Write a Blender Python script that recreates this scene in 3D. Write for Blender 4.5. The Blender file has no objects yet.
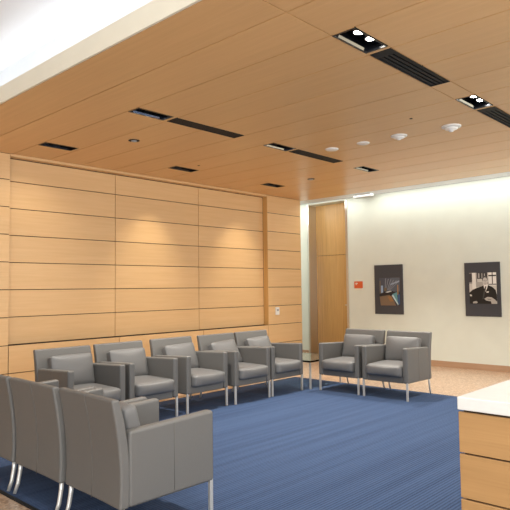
import bpy, bmesh, math, random
from mathutils import Vector, Matrix
PI = math.pi
random.seed(7)
S = bpy.context.scene
COL = S.collection

# ------------------------------------------------------------------ camera
H = 1.38                      # eye height; floor z=0
cam_d = bpy.data.cameras.new('camera'); cam = bpy.data.objects.new('camera', cam_d); COL.objects.link(cam)
yaw, pitch, roll = -0.7541, 0.05722, -0.01227
fw = Vector((math.sin(yaw)*math.cos(pitch), math.cos(yaw)*math.cos(pitch), math.sin(pitch)))
r0 = Vector((math.cos(yaw), -math.sin(yaw), 0)); u0 = r0.cross(fw)
rt = r0*math.cos(roll) + u0*math.sin(roll); up = -r0*math.sin(roll) + u0*math.cos(roll)
cam.matrix_world = Matrix(((rt.x, up.x, -fw.x, 0), (rt.y, up.y, -fw.y, 0), (rt.z, up.z, -fw.z, H), (0, 0, 0, 1)))
cam_d.sensor_width = 36; cam_d.lens = 36*587.0/510; cam_d.clip_start = .05
S.camera = cam

# ------------------------------------------------------------------ world, lights, exposure
w = bpy.data.worlds.new('world'); S.world = w; w.use_nodes = True
bg = w.node_tree.nodes['Background']; bg.inputs[0].default_value = (0.93, 0.97, 1.0, 1); bg.inputs[1].default_value = 0.50
S.view_settings.view_transform = 'Standard'; S.view_settings.look = 'None'
S.view_settings.gamma = 1; S.view_settings.use_curve_mapping = False; S.view_settings.exposure = 0.55

def area(name, loc, direction, sx, sy, power, col=(1, 1, 1)):
    d = bpy.data.lights.new(name, 'AREA'); d.shape = 'RECTANGLE'; d.size = sx; d.size_y = sy; d.energy = power; d.color = col
    o = bpy.data.objects.new(name, d); COL.objects.link(o); o.location = loc
    o.rotation_euler = Vector(direction).to_track_quat('-Z', 'Y').to_euler(); return o
# lobby ceiling: uplight washing the raised white ceiling; then two added fill lights
area('cove_light', (-3.0, 2.42, 3.32), (0, -0.9, 1), 12.0, 0.06, 15, (0.93, 0.96, 1.0))
area('lobby_fill', (2.9, -1.7, 1.7), (-1.0, 0.52, 0.26), 4.2, 2.4, 260, (0.98, 0.98, 0.95))  # added off-frame fill, tilted up to brighten walls and ceiling
area('counter_fill', (0.3, 1.3, 3.55), (0, 0.1, -1), 2.6, 0.5, 45, (1.0, 0.98, 0.94))  # added unseen fill above the counter, brightens the worktop
# slot light washing the white end wall
area('wall_slot_light', (-3.0, 9.32, 3.10), (0, 0.28, -1), 10.0, 0.30, 30, (0.97, 1.0, 0.95))
area('corridor_fill', (-8.9, 8.6, 3.05), (0, 0.1, -1), 1.8, 0.6, 26, (1.0, 0.97, 0.90))  # added unseen fill for the white wall strip left of the door
# added soft fill, unseen, from the right side of the lounge
area('right_fill', (2.6, 6.0, 2.3), (-1, 0.05, 0.12), 4.5, 1.6, 90, (1.0, 0.97, 0.91))

# ------------------------------------------------------------------ node materials
def new_mat(name):
    m = bpy.data.materials.new(name); m.use_nodes = True
    return m, m.node_tree.nodes, m.node_tree.links, m.node_tree.nodes['Principled BSDF']

def plain(name, col, rough=.5, metal=0, emit=None, es=1, bump=0, bscale=80, spec=.5):
    m, n, l, p = new_mat(name)
    p.inputs['Base Color'].default_value = (*col, 1); p.inputs['Roughness'].default_value = rough
    p.inputs['Metallic'].default_value = metal; p.inputs['Specular IOR Level'].default_value = spec
    if emit: p.inputs['Emission Color'].default_value = (*emit, 1); p.inputs['Emission Strength'].default_value = es
    tc = n.new('ShaderNodeTexCoord'); t = n.new('ShaderNodeTexNoise'); l.new(tc.outputs['Object'], t.inputs['Vector'])
    t.inputs['Scale'].default_value = bscale
    mix = n.new('ShaderNodeMix'); mix.data_type = 'RGBA'; l.new(t.outputs['Fac'], mix.inputs[0])
    mix.inputs[6].default_value = (*[c*.94 for c in col], 1); mix.inputs[7].default_value = (*[min(1, c*1.05) for c in col], 1)
    l.new(mix.outputs[2], p.inputs['Base Color'])
    if bump:
        b = n.new('ShaderNodeBump'); b.inputs['Strength'].default_value = bump; b.inputs['Distance'].default_value = .004
        l.new(t.outputs['Fac'], b.inputs['Height']); l.new(b.outputs['Normal'], p.inputs['Normal'])
    return m

def wood(name, dark, light, axis, rough=.4, island=.12, coat=0.0, grain=1.0):
    """fine straight-grained veneer; axis = direction of the grain"""
    m, n, l, p = new_mat(name)
    tc = n.new('ShaderNodeTexCoord'); geo = n.new('ShaderNodeNewGeometry')
    mp = n.new('ShaderNodeMapping'); sc = [26, 26, 26]; sc[axis] = .9; mp.inputs['Scale'].default_value = sc
    off = n.new('ShaderNodeVectorMath'); off.operation = 'SCALE'; off.inputs[0].default_value = (13.1, 7.7, 5.3)
    l.new(geo.outputs['Random Per Island'], off.inputs['Scale'])
    add = n.new('ShaderNodeVectorMath'); add.operation = 'ADD'
    l.new(tc.outputs['Object'], add.inputs[0]); l.new(off.outputs[0], add.inputs[1]); l.new(add.outputs[0], mp.inputs['Vector'])
    t = n.new('ShaderNodeTexNoise'); t.inputs['Scale'].default_value = 1.0; t.inputs['Detail'].default_value = 6; t.inputs['Roughness'].default_value = .62
    l.new(mp.outputs[0], t.inputs['Vector'])
    mp2 = n.new('ShaderNodeMapping'); s2 = [120, 120, 120]; s2[axis] = 3; mp2.inputs['Scale'].default_value = s2; l.new(add.outputs[0], mp2.inputs['Vector'])
    t2 = n.new('ShaderNodeTexNoise'); t2.inputs['Scale'].default_value = 1; t2.inputs['Detail'].default_value = 3; l.new(mp2.outputs[0], t2.inputs['Vector'])
    mx = n.new('ShaderNodeMath'); mx.operation = 'MULTIPLY_ADD'; l.new(t2.outputs['Fac'], mx.inputs[0]); mx.inputs[1].default_value = .35
    ml = n.new('ShaderNodeMath'); ml.operation = 'MULTIPLY'; l.new(t.outputs['Fac'], ml.inputs[0]); ml.inputs[1].default_value = .65
    l.new(ml.outputs[0], mx.inputs[2])
    cr = n.new('ShaderNodeValToRGB'); cr.color_ramp.elements[0].position = .5-.17/grain; cr.color_ramp.elements[1].position = .5+.17/grain
    cr.color_ramp.elements[0].color = (*dark, 1); cr.color_ramp.elements[1].color = (*light, 1); l.new(mx.outputs[0], cr.inputs[0])
    hs = n.new('ShaderNodeHueSaturation'); l.new(cr.outputs[0], hs.inputs['Color'])
    va = n.new('ShaderNodeMapRange'); l.new(geo.outputs['Random Per Island'], va.inputs[0]); va.inputs[3].default_value = 1-island/2; va.inputs[4].default_value = 1+island/2
    l.new(va.outputs[0], hs.inputs['Value']); l.new(hs.outputs[0], p.inputs['Base Color'])
    p.inputs['Roughness'].default_value = rough; p.inputs['Coat Weight'].default_value = coat; p.inputs['Coat Roughness'].default_value = .12
    return m

M = {}
M['wood_wall'] = wood('oak_wall_veneer', (.70, .445, .213), (.765, .505, .26), 1, .42, .06)
M['wood_ceiling'] = wood('oak_ceiling_veneer', (.665, .40, .178), (.735, .455, .208), 0, .38, .06, .05)
M['wood_door'] = wood('oak_door_veneer', (.52, .29, .09), (.68, .41, .15), 2, .35, .06, .1)
M['wood_cabinet'] = wood('oak_cabinet_veneer', (.30, .165, .062), (.38, .215, .085), 0, .42, .08)
M['wood_base'] = wood('oak_base', (.42, .26, .16), (.50, .33, .21), 0, .4, .03)
M['gap'] = plain('dark_joint', (.030, .014, .006), .9)
M['white_wall'] = plain('warm_white_paint', (.73, .785, .71), .6, bscale=3)
M['white_ceiling'] = plain('white_ceiling_paint', (.80, .835, .87), .7, bscale=2)
M['cream'] = plain('cream_fascia', (.84, .79, .65), .7, bscale=4)
M['leather'] = plain('grey_leather', (.122, .119, .114), .52, bump=.25, bscale=260)
M['leather_in'] = plain('grey_leather_cushion', (.130, .129, .129), .47, bump=.25, bscale=200)
M['seam'] = plain('leather_seam', (.10, .095, .088), .6)
M['steel'] = plain('satin_steel', (.68, .67, .64), .3, 1.0)
M['legmetal'] = plain('satin_nickel_leg', (.66, .65, .62), .35, .6)
M['polished'] = plain('polished_steel', (.72, .70, .66), .12, 1.0)
M['black'] = plain('black_enamel', (.012, .014, .018), .25)
M['blackslat'] = plain('black_slat', (.016, .018, .020), .6, spec=.2)
M['darkrecess'] = plain('dark_void', (.006, .006, .006), .9)
M['reflector'] = plain('black_specular_reflector', (.09, .10, .13), .12, .9)
M['lamp'] = plain('lamp_glow', (1, 1, 1), .4, emit=(1, .96, .88), es=30)
M['lampdim'] = plain('lamp_glass', (.7, .75, .8), .15, .6)
M['plastic'] = plain('white_plastic', (.84, .83, .80), .4)
M['fitting'] = plain('fitting_white', (.55, .55, .53), .6)
M['plastic_grey'] = plain('grey_plastic', (.35, .36, .38), .4)
M['quartz'] = plain('white_quartz', (.60, .60, .58), .35, bscale=30)
M['mat'] = plain('charcoal_mat', (.052, .055, .066), .6, bscale=20)
M['orange'] = plain('orange_sign', (.72, .13, .035), .45)
M['paper'] = plain('paper_white', (.8, .78, .72), .6)

def carpet_mat():
    m, n, l, p = new_mat('blue_stripe_carpet')
    tc = n.new('ShaderNodeTexCoord')
    mp = n.new('ShaderNodeMapping'); mp.inputs['Scale'].default_value = (1, .02, 1); l.new(tc.outputs['Object'], mp.inputs['Vector'])
    wv = n.new('ShaderNodeTexWave'); wv.bands_direction = 'X'; wv.inputs['Scale'].default_value = 12.5; wv.inputs['Distortion'].default_value = .5
    wv.inputs['Detail'].default_value = 1; l.new(tc.outputs['Object'], wv.inputs['Vector'])
    ns = n.new('ShaderNodeTexNoise'); ns.inputs['Scale'].default_value = 150; ns.inputs['Detail'].default_value = 3; l.new(tc.outputs['Object'], ns.inputs['Vector'])
    st = n.new('ShaderNodeTexNoise'); st.inputs['Scale'].default_value = 16; st.inputs['Detail'].default_value = 2; l.new(mp.outputs[0], st.inputs['Vector'])
    a = n.new('ShaderNodeMath'); a.operation = 'MULTIPLY_ADD'; l.new(wv.outputs['Fac'], a.inputs[0]); a.inputs[1].default_value = .30
    b = n.new('ShaderNodeMath'); b.operation = 'MULTIPLY_ADD'; l.new(ns.outputs['Fac'], b.inputs[0]); b.inputs[1].default_value = .55
    c = n.new('ShaderNodeMath'); c.operation = 'MULTIPLY'; l.new(st.outputs['Fac'], c.inputs[0]); c.inputs[1].default_value = .4
    l.new(c.outputs[0], b.inputs[2]); l.new(b.outputs[0], a.inputs[2])
    cr = n.new('ShaderNodeValToRGB'); e = cr.color_ramp.elements
    e[0].position = .35; e[0].color = (.013, .025, .064, 1); e[1].position = .80; e[1].color = (.055, .093, .185, 1)
    l.new(a.outputs[0], cr.inputs[0]); l.new(cr.outputs[0], p.inputs['Base Color'])
    p.inputs['Roughness'].default_value = .95; p.inputs['Specular IOR Level'].default_value = .15
    p.inputs['Sheen Weight'].default_value = .05; p.inputs['Sheen Tint'].default_value = (.5, .65, 1, 1)
    bp = n.new('ShaderNodeBump'); bp.inputs['Strength'].default_value = .5; bp.inputs['Distance'].default_value = .004
    l.new(a.outputs[0], bp.inputs['Height']); l.new(bp.outputs['Normal'], p.inputs['Normal'])
    return m
M['carpet'] = carpet_mat()

def terrazzo_mat():
    m, n, l, p = new_mat('tan_terrazzo')
    tc = n.new('ShaderNodeTexCoord')
    v = n.new('ShaderNodeTexVoronoi'); v.inputs['Scale'].default_value = 55; l.new(tc.outputs['Object'], v.inputs['Vector'])
    cr = n.new('ShaderNodeValToRGB'); e = cr.color_ramp.elements
    sp = n.new('ShaderNodeSeparateColor'); l.new(v.outputs['Color'], sp.inputs[0]); l.new(sp.outputs[0], cr.inputs[0])
    cr.color_ramp.interpolation = 'CONSTANT'
    e[0].position = 0; e[0].color = (.27, .165, .105, 1); e[1].position = .18; e[1].color = (.47, .32, .215, 1)
    for pos, c in ((.5, (.56, .40, .28)), (.75, (.41, .27, .175)), (.88, (.66, .54, .43))):
        x = e.new(pos); x.color = (*c, 1)
    ns = n.new('ShaderNodeTexNoise'); ns.inputs['Scale'].default_value = 9; l.new(tc.outputs['Object'], ns.inputs['Vector'])
    mx = n.new('ShaderNodeMix'); mx.data_type = 'RGBA'; mx.inputs[0].default_value = .25; l.new(cr.outputs[0], mx.inputs[6]); mx.inputs[7].default_value = (.50, .35, .24, 1)
    l.new(mx.outputs[2], p.inputs['Base Color']); p.inputs['Roughness'].default_value = .28
    return m
M['terrazzo'] = terrazzo_mat()

def glass_mat():
    m, n, l, p = new_mat('green_tinted_glass')
    p.inputs['Base Color'].default_value = (.80, .92, .84, 1); p.inputs['Roughness'].default_value = .03
    p.inputs['Transmission Weight'].default_value = 1.0; p.inputs['IOR'].default_value = 1.5
    return m
M['glass'] = glass_mat()

# ------------------------------------------------------------------ mesh helpers
def link(name, bm, mats, parent=None, smooth=False, wn=False):
    me = bpy.data.meshes.new(name); bmesh.ops.recalc_face_normals(bm, faces=bm.faces)
    bm.to_mesh(me); bm.free()
    for m in (mats if isinstance(mats, (list, tuple)) else [mats]): me.materials.append(M[m])
    if smooth: me.polygons.foreach_set('use_smooth', [True]*len(me.polygons))
    o = bpy.data.objects.new(name, me); COL.objects.link(o)
    if parent: o.parent = parent
    if wn:
        q = o.modifiers.new('wn', 'WEIGHTED_NORMAL'); q.keep_sharp = False; q.weight = 80
    return o

def box(bm, x0, x1, y0, y1, z0, z1, mi=0):
    vs = [bm.verts.new(p) for p in ((x0,y0,z0),(x1,y0,z0),(x1,y1,z0),(x0,y1,z0),(x0,y0,z1),(x1,y0,z1),(x1,y1,z1),(x0,y1,z1))]
    for f in ((0,3,2,1),(4,5,6,7),(0,1,5,4),(1,2,6,5),(2,3,7,6),(3,0,4,7)):
        g = bm.faces.new([vs[i] for i in f]); g.material_index = mi
    return vs

def rbox(x0, x1, y0, y1, z0, z1, r=.01, seg=3):
    bm = bmesh.new(); box(bm, x0, x1, y0, y1, z0, z1)
    bmesh.ops.bevel(bm, geom=bm.edges[:], offset=r, segments=seg, profile=.5, affect='EDGES'); return bm

def soft(hx, hy, hz, r, n=10, crown=(0, 0, 0), pinch=0):
    """rounded cushion centred on its origin with crowned faces"""
    bm = bmesh.new(); bmesh.ops.create_cube(bm, size=2)
    bmesh.ops.subdivide_edges(bm, edges=bm.edges[:], cuts=n, use_grid_fill=True)
    h = Vector((hx, hy, hz))
    for v in bm.verts:
        u = v.co.copy(); p = Vector((u.x*h.x, u.y*h.y, u.z*h.z))
        q = Vector([max(-(h[i]-r), min(h[i]-r, p[i])) for i in range(3)])
        d = p-q
        if d.length > 1e-7: p = q + d.normalized()*r
        w = [(1-u.x*u.x), (1-u.y*u.y), (1-u.z*u.z)]
        p.x += crown[0]*u.x*w[1]*w[2]; p.y += crown[1]*u.y*w[0]*w[2]; p.z += crown[2]*u.z*w[0]*w[1]
        if pinch: p.y *= 1 - pinch*(max(abs(u.x), abs(u.z))**4)
        v.co = p
    return bm

def lathe(bm, cx, cy, prof, n=32, mi=0):
    rings = []
    for r, z in prof:
        rings.append([bm.verts.new((cx+r*math.cos(2*PI*k/n), cy+r*math.sin(2*PI*k/n), z)) for k in range(n)])
    for a, b in zip(rings, rings[1:]):
        for k in range(n):
            f = bm.faces.new((a[k], a[(k+1) % n], b[(k+1) % n], b[k])); f.material_index = mi; f.smooth = True
    for rg in (rings[0], rings[-1]):
        f = bm.faces.new(rg); f.material_index = mi
    return rings

def tube(bm, pts, radii, n=12, flat=1.0):
    """swept oval tube along pts, flat scales the x radius"""
    rings = []
    for i, p in enumerate(pts):
        a = pts[max(0, i-1)]; b = pts[min(len(pts)-1, i+1)]
        t = (Vector(b)-Vector(a)).normalized(); sx = Vector((1, 0, 0)); sx = (sx - t*sx.dot(t)).normalized(); sy = t.cross(sx)
        rings.append([bm.verts.new(Vector(p) + sx*radii[i]*flat*math.cos(2*PI*k/n) + sy*radii[i]*math.sin(2*PI*k/n)) for k in range(n)])
    for a, b in zip(rings, rings[1:]):
        for k in range(n): bm.faces.new((a[k], a[(k+1) % n], b[(k+1) % n], b[k])).smooth = True
    bm.faces.new(rings[0]); bm.faces.new(rings[-1])

def thing(name, label, cat, loc=(0, 0, 0), rz=0, group=None):
    o = bpy.data.objects.new(name, None); COL.objects.link(o); o.location = loc; o.rotation_euler = (0, 0, rz)
    o.empty_display_size = .1; return tag(o, label, cat, group)
def tag(o, label, cat, group=None):
    o['label'] = label; o['category'] = cat
    if group: o['group'] = group
    return o
def struct(o): o['kind'] = 'structure'; return o
def copy_tree(o, parent=None):
    c = o.copy(); COL.objects.link(c)
    if parent: c.parent = parent
    for ch in list(o.children): copy_tree(ch, c)
    return c

# ------------------------------------------------------------------ the setting
ZC = 3.13; XW = -7.305; YW = 9.62; YE0 = 2.32; YE1 = 9.22
bm = bmesh.new(); box(bm, -10.5, 4.2, -3.5, 10.3, -.12, 0); struct(link('floor', bm, 'terrazzo'))

# wood wall: veneer panels in front of a dark backing, with a shallow recessed field
ZR = [0] + [.358 + .3487*k for k in range(8)] + [ZC]
g = .005
bm = bmesh.new()
def wpan(y0, y1, z0, z1, xf): box(bm, xf-.03, xf, y0+g, y1-g, z0+g, z1-g, 0)
for k in range(9):
    z0, z1 = ZR[k], ZR[k+1]
    for y0, y1 in ((-3.4, -1.6), (-1.6, .03), (.03, 1.66), (1.66, 3.262), (8.122, 9.115)): wpan(y0, y1, z0, z1, XW)
    for y0, y1 in ((3.262, 4.885), (4.885, 6.515), (6.515, 8.122)):
        if k < 2: wpan(y0, y1, z0, z1, XW)
        else: wpan(y0, y1, z0, min(z1, 3.095), XW-.11)
box(bm, XW-.16, XW-.135, 3.1, 8.3, 0, ZC, 1)                   # backing
box(bm, XW-.14, XW-.012, -3.4, 3.255, 0, ZC, 1); box(bm, XW-.14, XW-.012, 8.125, 9.11, 0, ZC, 1)
box(bm, XW-.14, XW-.012, 3.255, 8.125, 0, ZR[2]-.004, 1)
box(bm, XW-.11, XW, 3.262, 8.122, 3.10, ZC, 0)                  # head strip over the recess
box(bm, XW-.11, XW-.002, 8.1225, 8.128, ZR[2], 3.10, 2)
box(bm, XW-.16, XW-.03, 9.11, 9.125, 0, ZC, 0)
struct(link('wall_left', bm, ['wood_wall', 'gap', 'wood_door']))

# white end wall with a full-height door recess
bm = bmesh.new()
DX0, DX1, DZ = -7.53, -6.545, 3.10
box(bm, -10.4, DX0, YW, YW+.4, 0, ZC+.3); box(bm, DX1, 4.1, YW, YW+.4, 0, ZC+.3)
box(bm, DX0, DX1, YW, YW+.4, DZ, ZC+.3)
box(bm, -10.5, -10.4, 7.5, YW+.4, 0, ZC+.3)
struct(link('wall_back', bm, 'white_wall'))
bm = bmesh.new(); box(bm, DX1+.03, 4.1, YW-.014, YW, 0, .10); box(bm, -10.4, DX0-.02, YW-.014, YW, 0, .10)
struct(link('baseboard_back', bm, 'wood_base'))
bm = bmesh.new(); box(bm, -10.4, XW-.17, 7.5, 7.6, 0, ZC)
struct(link('wall_corridor', bm, 'white_wall'))

# door with steel-lined recess
door = thing('door_1', 'x', 'door'); del door['label']; del door['category']; struct(door)
YD = 9.90
bm = bmesh.new(); box(bm, DX0, DX1, YD, YD+.045, .01, 2.045); struct(link('door_leaf', bm, 'wood_door', door))
bm = bmesh.new(); box(bm, DX0, DX1, YD, YD+.045, 2.053, DZ); struct(link('transom_panel', bm, 'wood_door', door))
bm = bmesh.new(); box(bm, DX0, DX1, YD+.045, YD+.06, 0, DZ); struct(link('door_backing', bm, 'gap', door))
bm = bmesh.new(); box(bm, DX0, DX0+.012, YW-.006, YD-.002, 0, DZ); box(bm, DX0-.004, DX0+.040, YW-.012, YW-.001, 0, DZ)
struct(link('door_jamb', bm, 'steel', door))
bm = bmesh.new(); box(bm, DX1-.012, DX1, YW-.006, YD-.002, 0, DZ); box(bm, DX1-.035, DX1+.012, YW-.012, YW-.001, 0, DZ)
struct(link('door_jamb', bm, 'steel', door))
bm = bmesh.new(); tube(bm, [(DX1-.11, YD, 1.03), (DX1-.11, YD-.055, 1.03)], [.012, .012]); box(bm, DX1-.23, DX1-.10, YD-.066, YD-.048, 1.02, 1.04)
lathe(bm, 0, 0, [(.001, 0), (.001, .001)])
struct(link('door_handle', bm, 'steel', door))

# wood ceiling: rows of panels with real joints, cut out round the fixtures
YS = [YE0, 2.80, 3.283, 3.768, 4.257, 4.755, 5.24, 5.725, 6.215, 6.72, 7.205, 7.69, 8.19, 8.70, YE1]
COLS = [(-6.635, -6.445), (-4.78, -4.60), (-2.33, -2.14), (.12, .31)]
LEN_L, LEN_G = .44, .985
fix = []   # (kind, x0, x1, y0, y1)
for ci, (a, b) in enumerate(COLS):
    for y in (3.283, 5.245, 7.205):
        fix.append(('light', a, b, y+.004, y+LEN_L, ci))
        if ci in (1, 2, 3) and not y > 7: fix.append(('grille', a+.005, b-.005, y+.485, y+.485+LEN_G, ci))
def overlaps(x0, x1, y0, y1):
    return any(x0 < f[2]-1e-4 and x1 > f[1]+1e-4 and y0 < f[4]-1e-4 and y1 > f[3]+1e-4 for f in fix)
bm = bmesh.new(); gc = .0045; gy = .0055
XS_END = [-10.4, -2.33, 4.1]
for y0, y1 in zip(YS, YS[1:]):
    XE = XS_END if y0 < 3.2 or y0 > 7.6 else [-10.4, -2.33, -2.14, 4.1]
    for xa, xb in zip(XE, XE[1:]):
        fx = [f for f in fix if f[3] < y1-1e-4 and f[4] > y0+1e-4 and f[1] < xb-1e-4 and f[2] > xa+1e-4]
        xs = sorted(set([xa, xb] + [v for f in fx for v in (f[1], f[2])]))
        verts = {}
        for q0, q1 in zip(xs, xs[1:]):
            ys = sorted(set([y0, y1] + [v for f in fx for v in (f[3], f[4]) if y0 < v < y1]))
            for p0, p1 in zip(ys, ys[1:]):
                if overlaps(q0, q1, p0, p1): continue
                A = q0+(gc if q0 == xa else 0); B = q1-(gc if q1 == xb else 0); C_ = p0+(gy if p0 == y0 else 0); D = p1-(gy if p1 == y1 else 0)
                box(bm, A, B, C_, D, ZC, ZC+.02)
bmesh.ops.remove_doubles(bm, verts=bm.verts, dist=1e-5)
seen = {}
for f in bm.faces[:]:                                         # drop inner faces where cells meet
    k = tuple(sorted(v.index for v in f.verts)); seen.setdefault(k, []).append(f)
ce = struct(link('ceiling', bm, ['wood_ceiling']))
bm = bmesh.new(); box(bm, -10.4, 4.1, YE0+.02, YE1-.01, ZC+.20, ZC+.23); box(bm, -10.4, 4.1, YE0+.02, YE1-.01, ZC+.021, ZC+.024)
# dark backing just above the panels, opened over every fixture
bm.free(); bm = bmesh.new()
xsb = sorted(set([-10.4, 4.1] + [v for f in fix for v in (f[1], f[2])])); ysb = sorted(set([YE0+.02, YE1-.01] + [v for f in fix for v in (f[3], f[4])]))
for q0, q1 in zip(xsb, xsb[1:]):
    for p0, p1 in zip(ysb, ysb[1:]):
        if not overlaps(q0, q1, p0, p1): box(bm, q0, q1, p0, p1, ZC+.0205, ZC+.03)
struct(link('ceiling_backing', bm, 'gap'))
bm = bmesh.new(); box(bm, -10.4, 4.1, YE0-.02, YE0-.0005, ZC, 3.288)
struct(link('trim_fascia', bm, 'cream'))
bm = bmesh.new(); box(bm, -10.4, 4.1, -3.5, 2.70, 3.60, 3.66); box(bm, -10.4, 4.1, 2.49, 2.52, 3.20, 3.60); box(bm, -10.4, 4.1, YE0, 2.49, 3.20, 3.23)
struct(link('ceiling_lobby', bm, 'white_ceiling'))
bm = bmesh.new(); box(bm, -10.4, 4.1, YE1+.004, YW, ZC, ZC+.03); box(bm, -10.4, 4.1, YE1-.001, YE1+.003, ZC-.002, ZC+.03)
struct(link('ceiling_slot', bm, 'white_ceiling'))
bm = bmesh.new(); box(bm, -10.4, 4.1, 9.56, 9.575, ZC-.004, ZC-.0005)
struct(link('trim_shadow_line', bm, 'plastic_grey'))

# inset carpet with a thin dark metal edge
bm = bmesh.new(); box(bm, -5.85, 2.2, 1.81, 7.10, .0005, .008)
tag(link('carpet', bm, 'carpet'), 'blue carpet with fine stripes inset in the tan stone floor under the armchairs', 'carpet')
bm = bmesh.new(); box(bm, -5.856, 2.206, 1.785, 1.81, .0005, .009); box(bm, -5.856, 2.206, 7.10, 7.106, .0005, .009); box(bm, -5.856, -5.85, 1.81, 7.10, .0005, .009)
struct(link('trim_carpet_edge', bm, 'blackslat'))

# ------------------------------------------------------------------ armchair
def chair_proto():
    t = thing('armchair', '', 'armchair', (0, 0, 0))
    # back slab: curved profile swept across the width
    rear = [(.195, -.318), (.30, -.312), (.42, -.314), (.54, -.325), (.66, -.343), (.785, -.368)]
    front = [(.195, -.255), (.30, -.250), (.42, -.252), (.54, -.264), (.66, -.284), (.785, -.318)]
    bm = bmesh.new(); xs = [-.315, -.2, -.1, 0, .1, .2, .315]; grid = []
    for x in xs:
        bow = .006*(1-(x/.315)**2)
        grid.append([bm.verts.new((x, y+bow, z)) for z, y in rear] + [bm.verts.new((x, y, z)) for z, y in reversed(front)])
    for a, b in zip(grid, grid[1:]):
        n_ = len(a)
        for k in range(n_): bm.faces.new((a[k], a[(k+1) % n_], b[(k+1) % n_], b[k]))
    bm.faces.new(grid[0]); bm.faces.new(grid[-1])
    bmesh.ops.recalc_face_normals(bm, faces=bm.faces)
    sharp = [e for e in bm.edges if len(e.link_faces) == 2 and e.calc_face_angle(0) > math.radians(50)]
    bmesh.ops.bevel(bm, geom=sharp, offset=.015, segments=4, profile=.5, affect='EDGES')
    back = link('backrest', bm, 'leather', t, True, True)
    bm = bmesh.new(); tube(bm, [(0, y+.0055, z) for z, y in rear], [.0022]*6, 6); link('seam', bm, 'seam', back)
    for s in (-1, 1):
        x0, x1 = sorted((s*.317, s*.248)); bm = rbox(x0, x1, -.258, .338, .208, .632, .019, 4)
        for v in bm.verts:                               # top drops slightly to the rear, sides lean out a touch
            v.co.x *= .993+.007*(v.co.y+.258)/.596
            if v.co.z > .5: v.co.z -= .028*max(0, (.35-v.co.y)/.62)
            if v.co.z < .3: v.co.z -= .012*max(0, (.35-v.co.y)/.62)
        arm = link('armrest', bm, 'leather', t, True, True)
        bm = bmesh.new(); tube(bm, [(s*.3165, .04, .225), (s*.3165, .04, .606)], [.0014]*2, 6); link('seam', bm, 'seam', arm)
    link('seat_frame', rbox(-.248, .248, -.262, .322, .206, .285, .008, 2), 'leather', t, True, True)
    bm = soft(.243, .310, .070, .036, 11, (0, .020, .012)); bmesh.ops.translate(bm, verts=bm.verts, vec=(0, .072, .347))
    link('seat_cushion', bm, 'leather_in', t, True)
    bm = soft(.232, .060, .162, .024, 11, (.0, .024, .004), .22)
    for v in bm.verts: v.co.z += .158
    bc = link('back_cushion', bm, 'leather_in', t, True); bc.location = (0, -.125, .405); bc.rotation_euler = (math.radians(14), 0, 0)
    for s in (-1, 1):
        bm = rbox(s*.300-.0115, s*.300+.0115, .310, .333, 0, .225, .002, 1); link('leg', bm, 'legmetal', t)
    for s in (-1, 1):
        bm = bmesh.new(); tube(bm, [(s*.288, -.285, .215), (s*.288, -.290, .15), (s*.288, -.304, .07), (s*.288, -.328, .004)], [.015, .0145, .0135, .012], 12, .8)
        link('leg', bm, 'legmetal', t)
    return t
proto = chair_proto(); first = True
R = math.radians
spots = [
 # x, y, facing rz, cushion (lean deg, shift x, shift y, twist deg), label
 (-5.345, 3.11, -90, (12, 0.0, 0, 0), 'grey leather armchair against the wood wall side, nearest to the camera of its row', 'row'),
 (-5.37, 3.805, -90, (15, .0, .01, 0), 'grey leather armchair, second from the left of the row before the wood wall', 'row'),
 (-5.38, 4.565, -90, (20, -.01, .02, 3), 'grey leather armchair in the middle of the row of five before the wood wall', 'row'),
 (-5.34, 5.275, -90, (27, -.01, .04, 6), 'grey leather armchair with its back cushion leaning most, fourth in the wood wall row', 'row'),
 (-5.345, 5.94, -90, (24, .0, .03, 4), 'grey leather armchair at the far end of the wood wall row, beside the glass table', 'row'),
 (-4.54, 6.73, 180.5, (14, 0, 0, 0), 'grey leather armchair facing the camera with the glass side table at its arm', 'pair'),
 (-3.862, 6.735, 181.5, (13, 0, 0, 0), 'grey leather armchair facing the camera, right one of the pair, under the framed prints', 'pair'),
 (-4.355, 2.155, 0, (14, 0, 0, 0), 'grey leather armchair seen from behind, cut off by the left picture edge', 'near'),
 (-3.69, 2.155, -1, (14, 0, 0, 0), 'grey leather armchair seen from behind, the middle one of three backs', 'near'),
 (-3.022, 2.155, -2.5, (14, 0, 0, 0), 'grey leather armchair in the foreground showing its whole outer arm side and back', 'near'),
]
GR = {'row': 'armchairs in the row before the wood wall', 'pair': 'pair of armchairs before the white wall', 'near': 'armchairs seen from behind'}
for i, (x, y, rz, (ln, sx, sy, tw), lab, gr) in enumerate(spots):
    c = proto if i == 0 else copy_tree(proto)
    c.location = (x, y, .0085); c.rotation_euler = (0, 0, R(rz)); c['label'] = lab; c['group'] = GR[gr]
    for ch in c.children:
        if ch.name.startswith('back_cushion'):
            ch.location = (sx, -.125+sy, .405); ch.rotation_euler = (R(ln), R(tw*.4), R(tw))

# ------------------------------------------------------------------ glass side table in the corner
tb = thing('side_table', 'square glass side table on thin steel legs in the corner between two armchairs', 'side table', (-5.33, 6.72, .0085))
link('table_top', rbox(-.385, .385, -.385, .385, (.374), .386, .003, 2), 'glass', tb)
bm = bmesh.new()
for a, b in (((-.35, -.35), (.35, -.35)), ((.35, -.35), (.35, .35)), ((.35, .35), (-.35, .35)), ((-.35, .35), (-.35, -.35))):
    box(bm, min(a[0], b[0])-.009, max(a[0], b[0])+.009, min(a[1], b[1])-.009, max(a[1], b[1])+.009, .358, .3735)
link('frame', bm, 'blackslat', tb)
for sx in (-1, 1):
    for sy in (-1, 1): link('leg', rbox(sx*.35-.011, sx*.35+.011, sy*.35-.011, sy*.35+.011, 0, .358, .002, 1), 'legmetal', tb)

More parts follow.
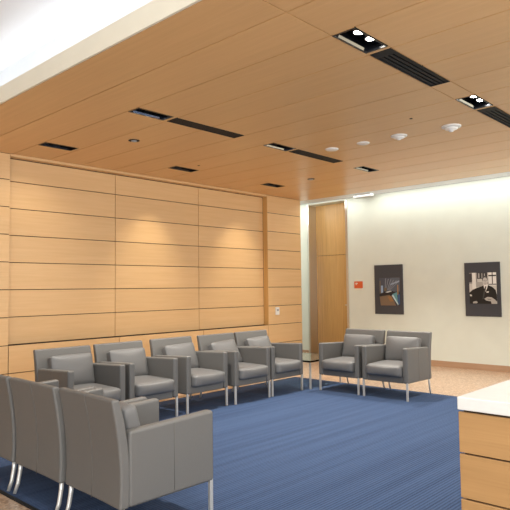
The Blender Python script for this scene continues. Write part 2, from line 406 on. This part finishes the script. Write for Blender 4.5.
# ------------------------------------------------------------------ counter in the right foreground
cb = thing('cabinet', 'oak veneer cabinet with wide horizontal fronts under the white worktop', 'cabinet', (-.946, 2.074, .009))
CW, CD = 2.4, 1.05
bm = bmesh.new(); box(bm, .012, CW, .02, CD, 0, .916); link('body', bm, 'wood_cabinet', cb)
bm = bmesh.new(); box(bm, .016, CW-.01, .012, .02, .0, .921); link('reveal', bm, 'gap', cb)
for z0, z1 in ((.773, .917), (.613, .767), (.453, .607), (.293, .447), (.133, .287), (.001, .127)):
    link('drawer_front', rbox(0, CW, 0, .018, z0, z1, .0015, 1), 'wood_cabinet', cb)
wt = link('worktop', rbox(0, CW+.02, 0, CD+.05, 0, .046, .003, 2), 'quartz'); wt.location = (-.947, 2.068, .934)
tag(wt, 'thick white stone worktop on the oak cabinet at the right edge', 'worktop')

# ------------------------------------------------------------------ ceiling fixtures
def spot(parent, loc, target, power, ang, blend=.6, col=(1, .95, .86), rad=.05):
    d = bpy.data.lights.new('lamp_light', 'SPOT'); d.energy = power; d.spot_size = R(ang); d.spot_blend = blend; d.color = col; d.shadow_soft_size = rad
    o = bpy.data.objects.new('lamp_light', d); COL.objects.link(o); o.location = loc; o.parent = parent
    o.rotation_euler = (Vector(target)-Vector(loc)).to_track_quat('-Z', 'Y').to_euler(); return o
DL = {(0, 0): 'recessed ceiling light with dark housing nearest the left picture edge, by the wood wall',
      (0, 1): 'dark recessed ceiling light near the wood wall above the middle armchairs',
      (0, 2): 'small dark recessed ceiling light near the far end of the wood wall',
      (1, 0): 'recessed ceiling light left of centre, with a slot grille running on behind it',
      (1, 1): 'recessed ceiling light with two glowing lamps near the centre, before a long slot grille',
      (1, 2): 'small dark recessed ceiling light closest to the white wall',
      (2, 0): 'largest and nearest recessed ceiling light with two bright lamps',
      (2, 1): 'recessed ceiling light with two bright lamps near the right picture edge',
      (2, 2): 'recessed ceiling light in the nearest row beyond the right picture edge'}
GL = {(1, 0): 'long thin dark slot grille in the ceiling left of centre', (1, 1): 'long thin dark slot grille in the ceiling before the smoke detectors',
      (2, 0): 'wide black slotted air grille beside the largest ceiling light', (2, 1): 'black slotted air grille cut off by the right picture edge'}
for kind, x0, x1, y0, y1, ci in fix:
    ri = 0 if y0 < 5 else (1 if y0 < 7 else 2)
    cx, cy = (x0+x1)/2, (y0+y1)/2; hx, hy = (x1-x0)/2-.002, (y1-y0)/2-.002
    if ci == 3 or (ci, ri) == (2, 2):
        # outside the frame: a closing panel with a plain lamp
        pass
    if kind == 'light':
        t = thing('recessed_light', DL.get((ci, ri), 'recessed ceiling light beyond the right picture edge'), 'ceiling light', (cx, cy, ZC))
        if ci == 3 or (ci, ri) == (2, 2): t['group'] = 'recessed ceiling lights beyond the frame'
        bm = bmesh.new(); e = .011
        box(bm, -hx, -hx+e, -hy, hy, -.003, .012); box(bm, hx-e, hx, -hy, hy, -.003, .012); box(bm, -hx+e, hx-e, -hy, -hy+e, -.003, .012); box(bm, -hx+e, hx-e, hy-e, hy, -.003, .012)
        link('trim_frame', bm, 'black', t)
        bm = bmesh.new(); d = .11
        box(bm, -hx, -hx+.004, -hy, hy, .012, d); box(bm, hx-.004, hx, -hy, hy, .012, d); box(bm, -hx, hx, -hy, -hy+.004, .012, d); box(bm, -hx, hx, hy-.004, hy, .012, d); box(bm, -hx, hx, -hy, hy, d, d+.004)
        link('housing', bm, 'reflector', t)
        bm = bmesh.new(); box(bm, -hx+.012, -hx+.015, -hy+.05, hy-.06, .0, .016)
        for v in bm.verts:
            if v.co.z > .01: v.co.x += .010
        link('streak_blade', bm, 'polished' if ci > 0 else 'black', t)  # blade added to catch the lamps as a bright streak
        washer = ci == 0
        for q in (-1, 1):
            bm = bmesh.new(); lathe(bm, 0, 0, [(.02, .10), (.036, .09), (.044, .045), (.044, .035), (.040, .035), (.040, .045)], 24)
            lp = link('lamp', bm, 'steel', t, False); lp.location = (.022 if not washer else .03, .025+q*.075, .004); lp.rotation_euler = (0, R(0 if not washer else 28), 0)
            bm = bmesh.new(); lathe(bm, 0, 0, [(.038, .043), (.036, .038)], 24)
            link('bulb', bm, 'lamp' if ci >= 1 and not (ci == 1 and ri == 2) else 'lampdim', lp)
        pw = {0: 24, 1: 215, 2: 130, 3: 60}[ci]
        if washer:
            if ri > 0: spot(t, (0, 0, -.012), (-.86, .0, -1.55), 42, 62, 1, (1, .90, .68))
            else: spot(t, (0, 0, -.012), (-.8, 0, -1.4), 16, 100, 1, (1, .88, .66))
            spot(t, (0, 0, -.012), (.35, 0, -3), 40, 95, .9)
        else:
            spot(t, (0, 0, -.012), (.0, 0, -3), pw, 105, .8)
    else:
        t = thing('air_grille', GL.get((ci, ri), 'black air grille beyond the right picture edge'), 'air vent', (cx, cy, ZC))
        if ci == 3: t['group'] = 'air grilles beyond the frame'
        bm = bmesh.new(); e = .007
        box(bm, -hx, -hx+e, -hy, hy, -.003, .014); box(bm, hx-e, hx, -hy, hy, -.003, .014); box(bm, -hx+e, hx-e, -hy, -hy+(.10 if ci > 1 else .01), -.003, .014); box(bm, -hx+e, hx-e, hy-e, hy, -.003, .014)
        link('frame', bm, 'blackslat', t)
        bm = bmesh.new(); ns = 4 if ci > 1 else 5
        for k in range(ns):
            xx = -hx+e+(2*hx-2*e)*(k+.5)/ns; box(bm, xx-.012, xx+.012, -hy+e, hy-e, .003, .020)
        link('slats', bm, 'blackslat', t)
        bm = bmesh.new(); box(bm, -hx, hx, -hy, hy, .05, .055); box(bm, -hx, -hx+.002, -hy, hy, .014, .05); box(bm, hx-.002, hx, -hy, hy, .014, .05); box(bm, -hx, hx, -hy, -hy+.002, .014, .05); box(bm, -hx, hx, hy-.002, hy, .014, .05)
        link('duct', bm, 'darkrecess', t)

# disc fittings
def disc(name, label, cat, x, y, parts, group=None):
    t = thing(name, label, cat, (x, y, ZC), 0, group)
    for pn, prof, m in parts:
        bm = bmesh.new(); lathe(bm, 0, 0, prof, 32); link(pn, bm, m, t)
    return t
det = [('base', [(.105, .0), (.105, -.010), (.098, -.016), (.09, -.018)], 'plastic'),
       ('sensor_cap', [(.068, -.019), (.072, -.028), (.060, -.040), (.028, -.046), (.022, -.062), (.015, -.064)], 'plastic')]
disc('smoke_detector', 'white domed smoke detector nearest to the black air grille on the right', 'smoke detector', -2.76, 6.10, det)
disc('smoke_detector', 'white domed smoke detector second from the right', 'smoke detector', -3.37, 6.05, [(a, [(r*.9, z*.8) for r, z in b], c) for a, b, c in det])
flat = [('cover', [(.078, 0), (.078, -.006), (.070, -.012), (.02, -.014)], 'plastic')]
disc('ceiling_cover', 'flat white round ceiling cover nearer the smoke detectors', 'ceiling cover', -3.85, 6.04, flat)
disc('ceiling_cover', 'flat white round ceiling cover beside the slot grille, left of the other', 'ceiling cover', -4.30, 6.02, [('cover', [(.085, 0), (.085, -.006), (.075, -.014), (.02, -.016)], 'plastic')])
disc('sprinkler', 'dark round sprinkler cap in the ceiling near the wood wall', 'sprinkler', -5.67, 3.99, [('ring', [(.065, 0), (.065, -.003), (.04, -.005)], 'blackslat'), ('cap', [(.035, -.005), (.03, -.014), (.01, -.016)], 'plastic_grey')])
disc('sprinkler', 'dark round sprinkler cap in the ceiling toward the white wall', 'sprinkler', -5.74, 7.45, [('ring', [(.06, 0), (.06, -.003), (.04, -.005)], 'blackslat'), ('cap', [(.035, -.005), (.03, -.014), (.01, -.016)], 'plastic_grey')])
disc('ceiling_sensor', 'tiny dark dot sensor in the ceiling between the two domed smoke detectors and the grille', 'sensor', -2.93, 5.52, [('ring', [(.016, 0), (.016, -.003), (.01, -.004)], 'blackslat')])
disc('ceiling_sensor', 'tiny dark dot sensor in the ceiling by the middle light near the wood wall', 'sensor', -6.20, 5.46, [('ring', [(.018, 0), (.018, -.003), (.01, -.004)], 'blackslat')])
# white oval fitting on the strip in front of the white wall
t = thing('ceiling_fitting', 'low white oblong fitting on the ceiling edge to the right of the door', 'ceiling fitting', (-6.02, 9.42, ZC))
bm = soft(.20, .07, .03, .028, 6); bmesh.ops.translate(bm, verts=bm.verts, vec=(0, 0, -.032)); link('cover', bm, 'fitting', t, True)
bm = bmesh.new(); box(bm, -.17, .17, -.05, .05, -.006, 0); link('base', bm, 'plastic', t)

# ------------------------------------------------------------------ things on the walls
t = thing('thermostat', 'small white thermostat on the oak panels next to the white wall', 'thermostat', (XW, 8.355, .955))
link('case', rbox(.001, .030, -.048, .048, -.072, .072, .006, 3), 'plastic', t, True, True)
bm = bmesh.new(); box(bm, .030, .032, -.026, .026, .0, .04); link('screen', bm, 'plastic_grey', t)

t = thing('wall_sign', 'small orange sign with white lines on the white wall beside the door', 'sign', (-6.305, YW, 1.425))
link('plate', rbox(-.095, .095, -.010, -.001, -.062, .07, .002, 1), 'orange', t)
bm = bmesh.new(); box(bm, -.065, -.015, -.0115, -.010, .022, .042); box(bm, -.065, -.03, -.0115, -.010, .002, .012); link('writing', bm, 'paper', t)
link('lower_plate', rbox(-.085, .085, -.008, -.001, -.095, -.068, .002, 1), 'cream', t)

def cmat(name, c, rough=.5):
    if name not in M: M[name] = plain(name, c, rough)
    return name
def framed(label, xc, zc, w_, h_, px0, px1, pz0, pz1, polys):
    """poster board with a print made of flat patches; u,v run over the print"""
    t = thing('framed_print', label, 'picture', (xc, YW, zc))
    link('mat_board', rbox(-w_/2, w_/2, -.022, -.001, -h_/2, h_/2, .003, 1), 'mat', t)
    bm = bmesh.new(); names = []
    for k, (c, pts) in enumerate(polys):
        nm = cmat('print_' + '_'.join(str(int(q*1000)) for q in c), c)
        if nm not in names: names.append(nm)
        y = -.0225 - .00012*k
        vs = [bm.verts.new((px0+(px1-px0)*u, y, pz1-(pz1-pz0)*v)) for u, v in pts]
        f = bm.faces.new(vs); f.material_index = names.index(nm)
    me = bpy.data.meshes.new('print'); 
    for f in bm.faces:
        f.normal_update()
        if f.normal.y > 0: f.normal_flip()
    bm.to_mesh(me); bm.free()
    for nm in names: me.materials.append(M[nm])
    o = bpy.data.objects.new('print', me); COL.objects.link(o); o.parent = t
def rect(a, b, c, d): return [(a, b), (c, b), (c, d), (a, d)]
def ell(cx, cy, rx, ry, n=18): return [(cx+rx*math.cos(2*PI*k/n), cy+ry*math.sin(2*PI*k/n)) for k in range(n)]
K = (.012, .011, .010)
portrait = [((.62, .61, .57), rect(0, 0, 1, 1)),
  ((.30, .29, .28), rect(0, 0, .30, .35)), ((.05, .045, .05), rect(0, .02, .11, .30)), ((.80, .79, .75), rect(.11, 0, .25, .52)),
  ((.045, .045, .045), rect(.30, .0, .68, .20)), ((.45, .44, .42), rect(.34, .02, .39, .17)), ((.35, .34, .33), rect(.46, .02, .50, .18)), ((.50, .49, .47), rect(.56, .03, .59, .17)),
  ((.85, .85, .82), rect(.72, 0, .99, .42)), (K, rect(.72, .08, .99, .12)), (K, rect(.84, 0, .87, .40)), ((.25, .25, .25), rect(.72, .36, .99, .40)),
  ((.40, .39, .37), rect(.25, .30, .72, .46)),
  (K, [(0, .64), (.10, .56), (.28, .49), (.46, .44), (.54, .40), (.70, .41), (.84, .46), (.96, .56), (1, .72), (1, 1), (0, 1)]),
  ((.83, .82, .78), [(.52, .38), (.70, .38), (.66, .50), (.58, .64), (.55, .50)]),
  ((.05, .05, .05), [(.59, .44), (.63, .44), (.60, .58), (.52, .84), (.47, .86), (.52, .62)]),
  ((.10, .10, .10), ell(.585, .22, .105, .115)), ((.58, .56, .53), ell(.59, .28, .090, .125)), ((.20, .19, .18), rect(.53, .245, .575, .262)), ((.20, .19, .18), rect(.61, .245, .655, .262)),
  ((.38, .36, .34), [(.585, .26), (.60, .26), (.61, .32), (.575, .32)]), ((.22, .21, .20), rect(.555, .355, .63, .368)),
  ((.78, .77, .74), [(.62, .61), (.72, .60), (.70, .65), (.63, .64)]),
  ((.46, .45, .42), [(.54, .84), (.66, .78), (.80, .79), (.92, .86), (1, .93), (1, 1), (.80, 1), (.78, .92), (.62, .90)]),
  ((.10, .10, .10), [(.66, .84), (.80, .86), (.79, .875), (.66, .86)]),
  ((.72, .71, .67), [(.01, .70), (.08, .71), (.09, .76), (.02, .76)]), ((.40, .39, .36), [(.12, .94), (.24, .91), (.30, .95), (.26, .99), (.12, .99)])]
hall = [((.030, .034, .055), rect(0, 0, 1, 1)), ((.07, .08, .11), [(0, 0), (.55, 0), (.30, .45), (0, .50)]), ((.10, .12, .16), [(.55, 0), (1, 0), (1, .5), (.35, .5)])]
for k in range(6):
    a = .30+.13*k; hall.append(((.22, .25, .30), [(a, .02+.02*k), (a+.045, .02+.02*k), (.30+.05*k, .44), (.27+.05*k, .44)]))
hall += [((.30, .42, .62), rect(.08, .28, .18, .56)), ((.20, .16, .10), rect(.02, .10, .06, .60)), ((.30, .38, .50), [(.55, .22), (.98, .10), (.98, .16), (.55, .27)]),
  ((.16, .12, .07), rect(.24, .36, .36, .48)), ((.015, .014, .018), [(0, .58), (.30, .50), (.66, .48), (.80, .56), (.60, .64), (0, .68)]), ((.62, .66, .66), [(.28, .52), (.52, .47), (.62, .49), (.40, .54)]),
  ((.20, .14, .09), [(0, .68), (.50, .62), (.72, .84), (.80, 1), (.05, 1)]), ((.32, .17, .07), [(.40, .68), (.58, .66), (.70, .84), (.52, .86)]),
  ((.12, .33, .40), [(.62, .60), (.86, .52), (.90, .92), (.72, .80)]), ((.55, .70, .74), [(.60, .64), (.68, .62), (.92, .95), (.90, .99)]),
  ((.40, .24, .10), rect(.88, .26, .93, .62)), ((.05, .12, .28), rect(.91, .60, .99, .96))]
framed('framed print on dark board showing a colourful interior hall, left of the two pictures', -5.645, 1.335, .59, .91, -.19, .235, -.295, .215, hall)
framed('framed black and white photograph of a seated person in dark suit, on dark board', -3.90, 1.322, .59, .89, -.215, .235, -.235, .275, portrait)
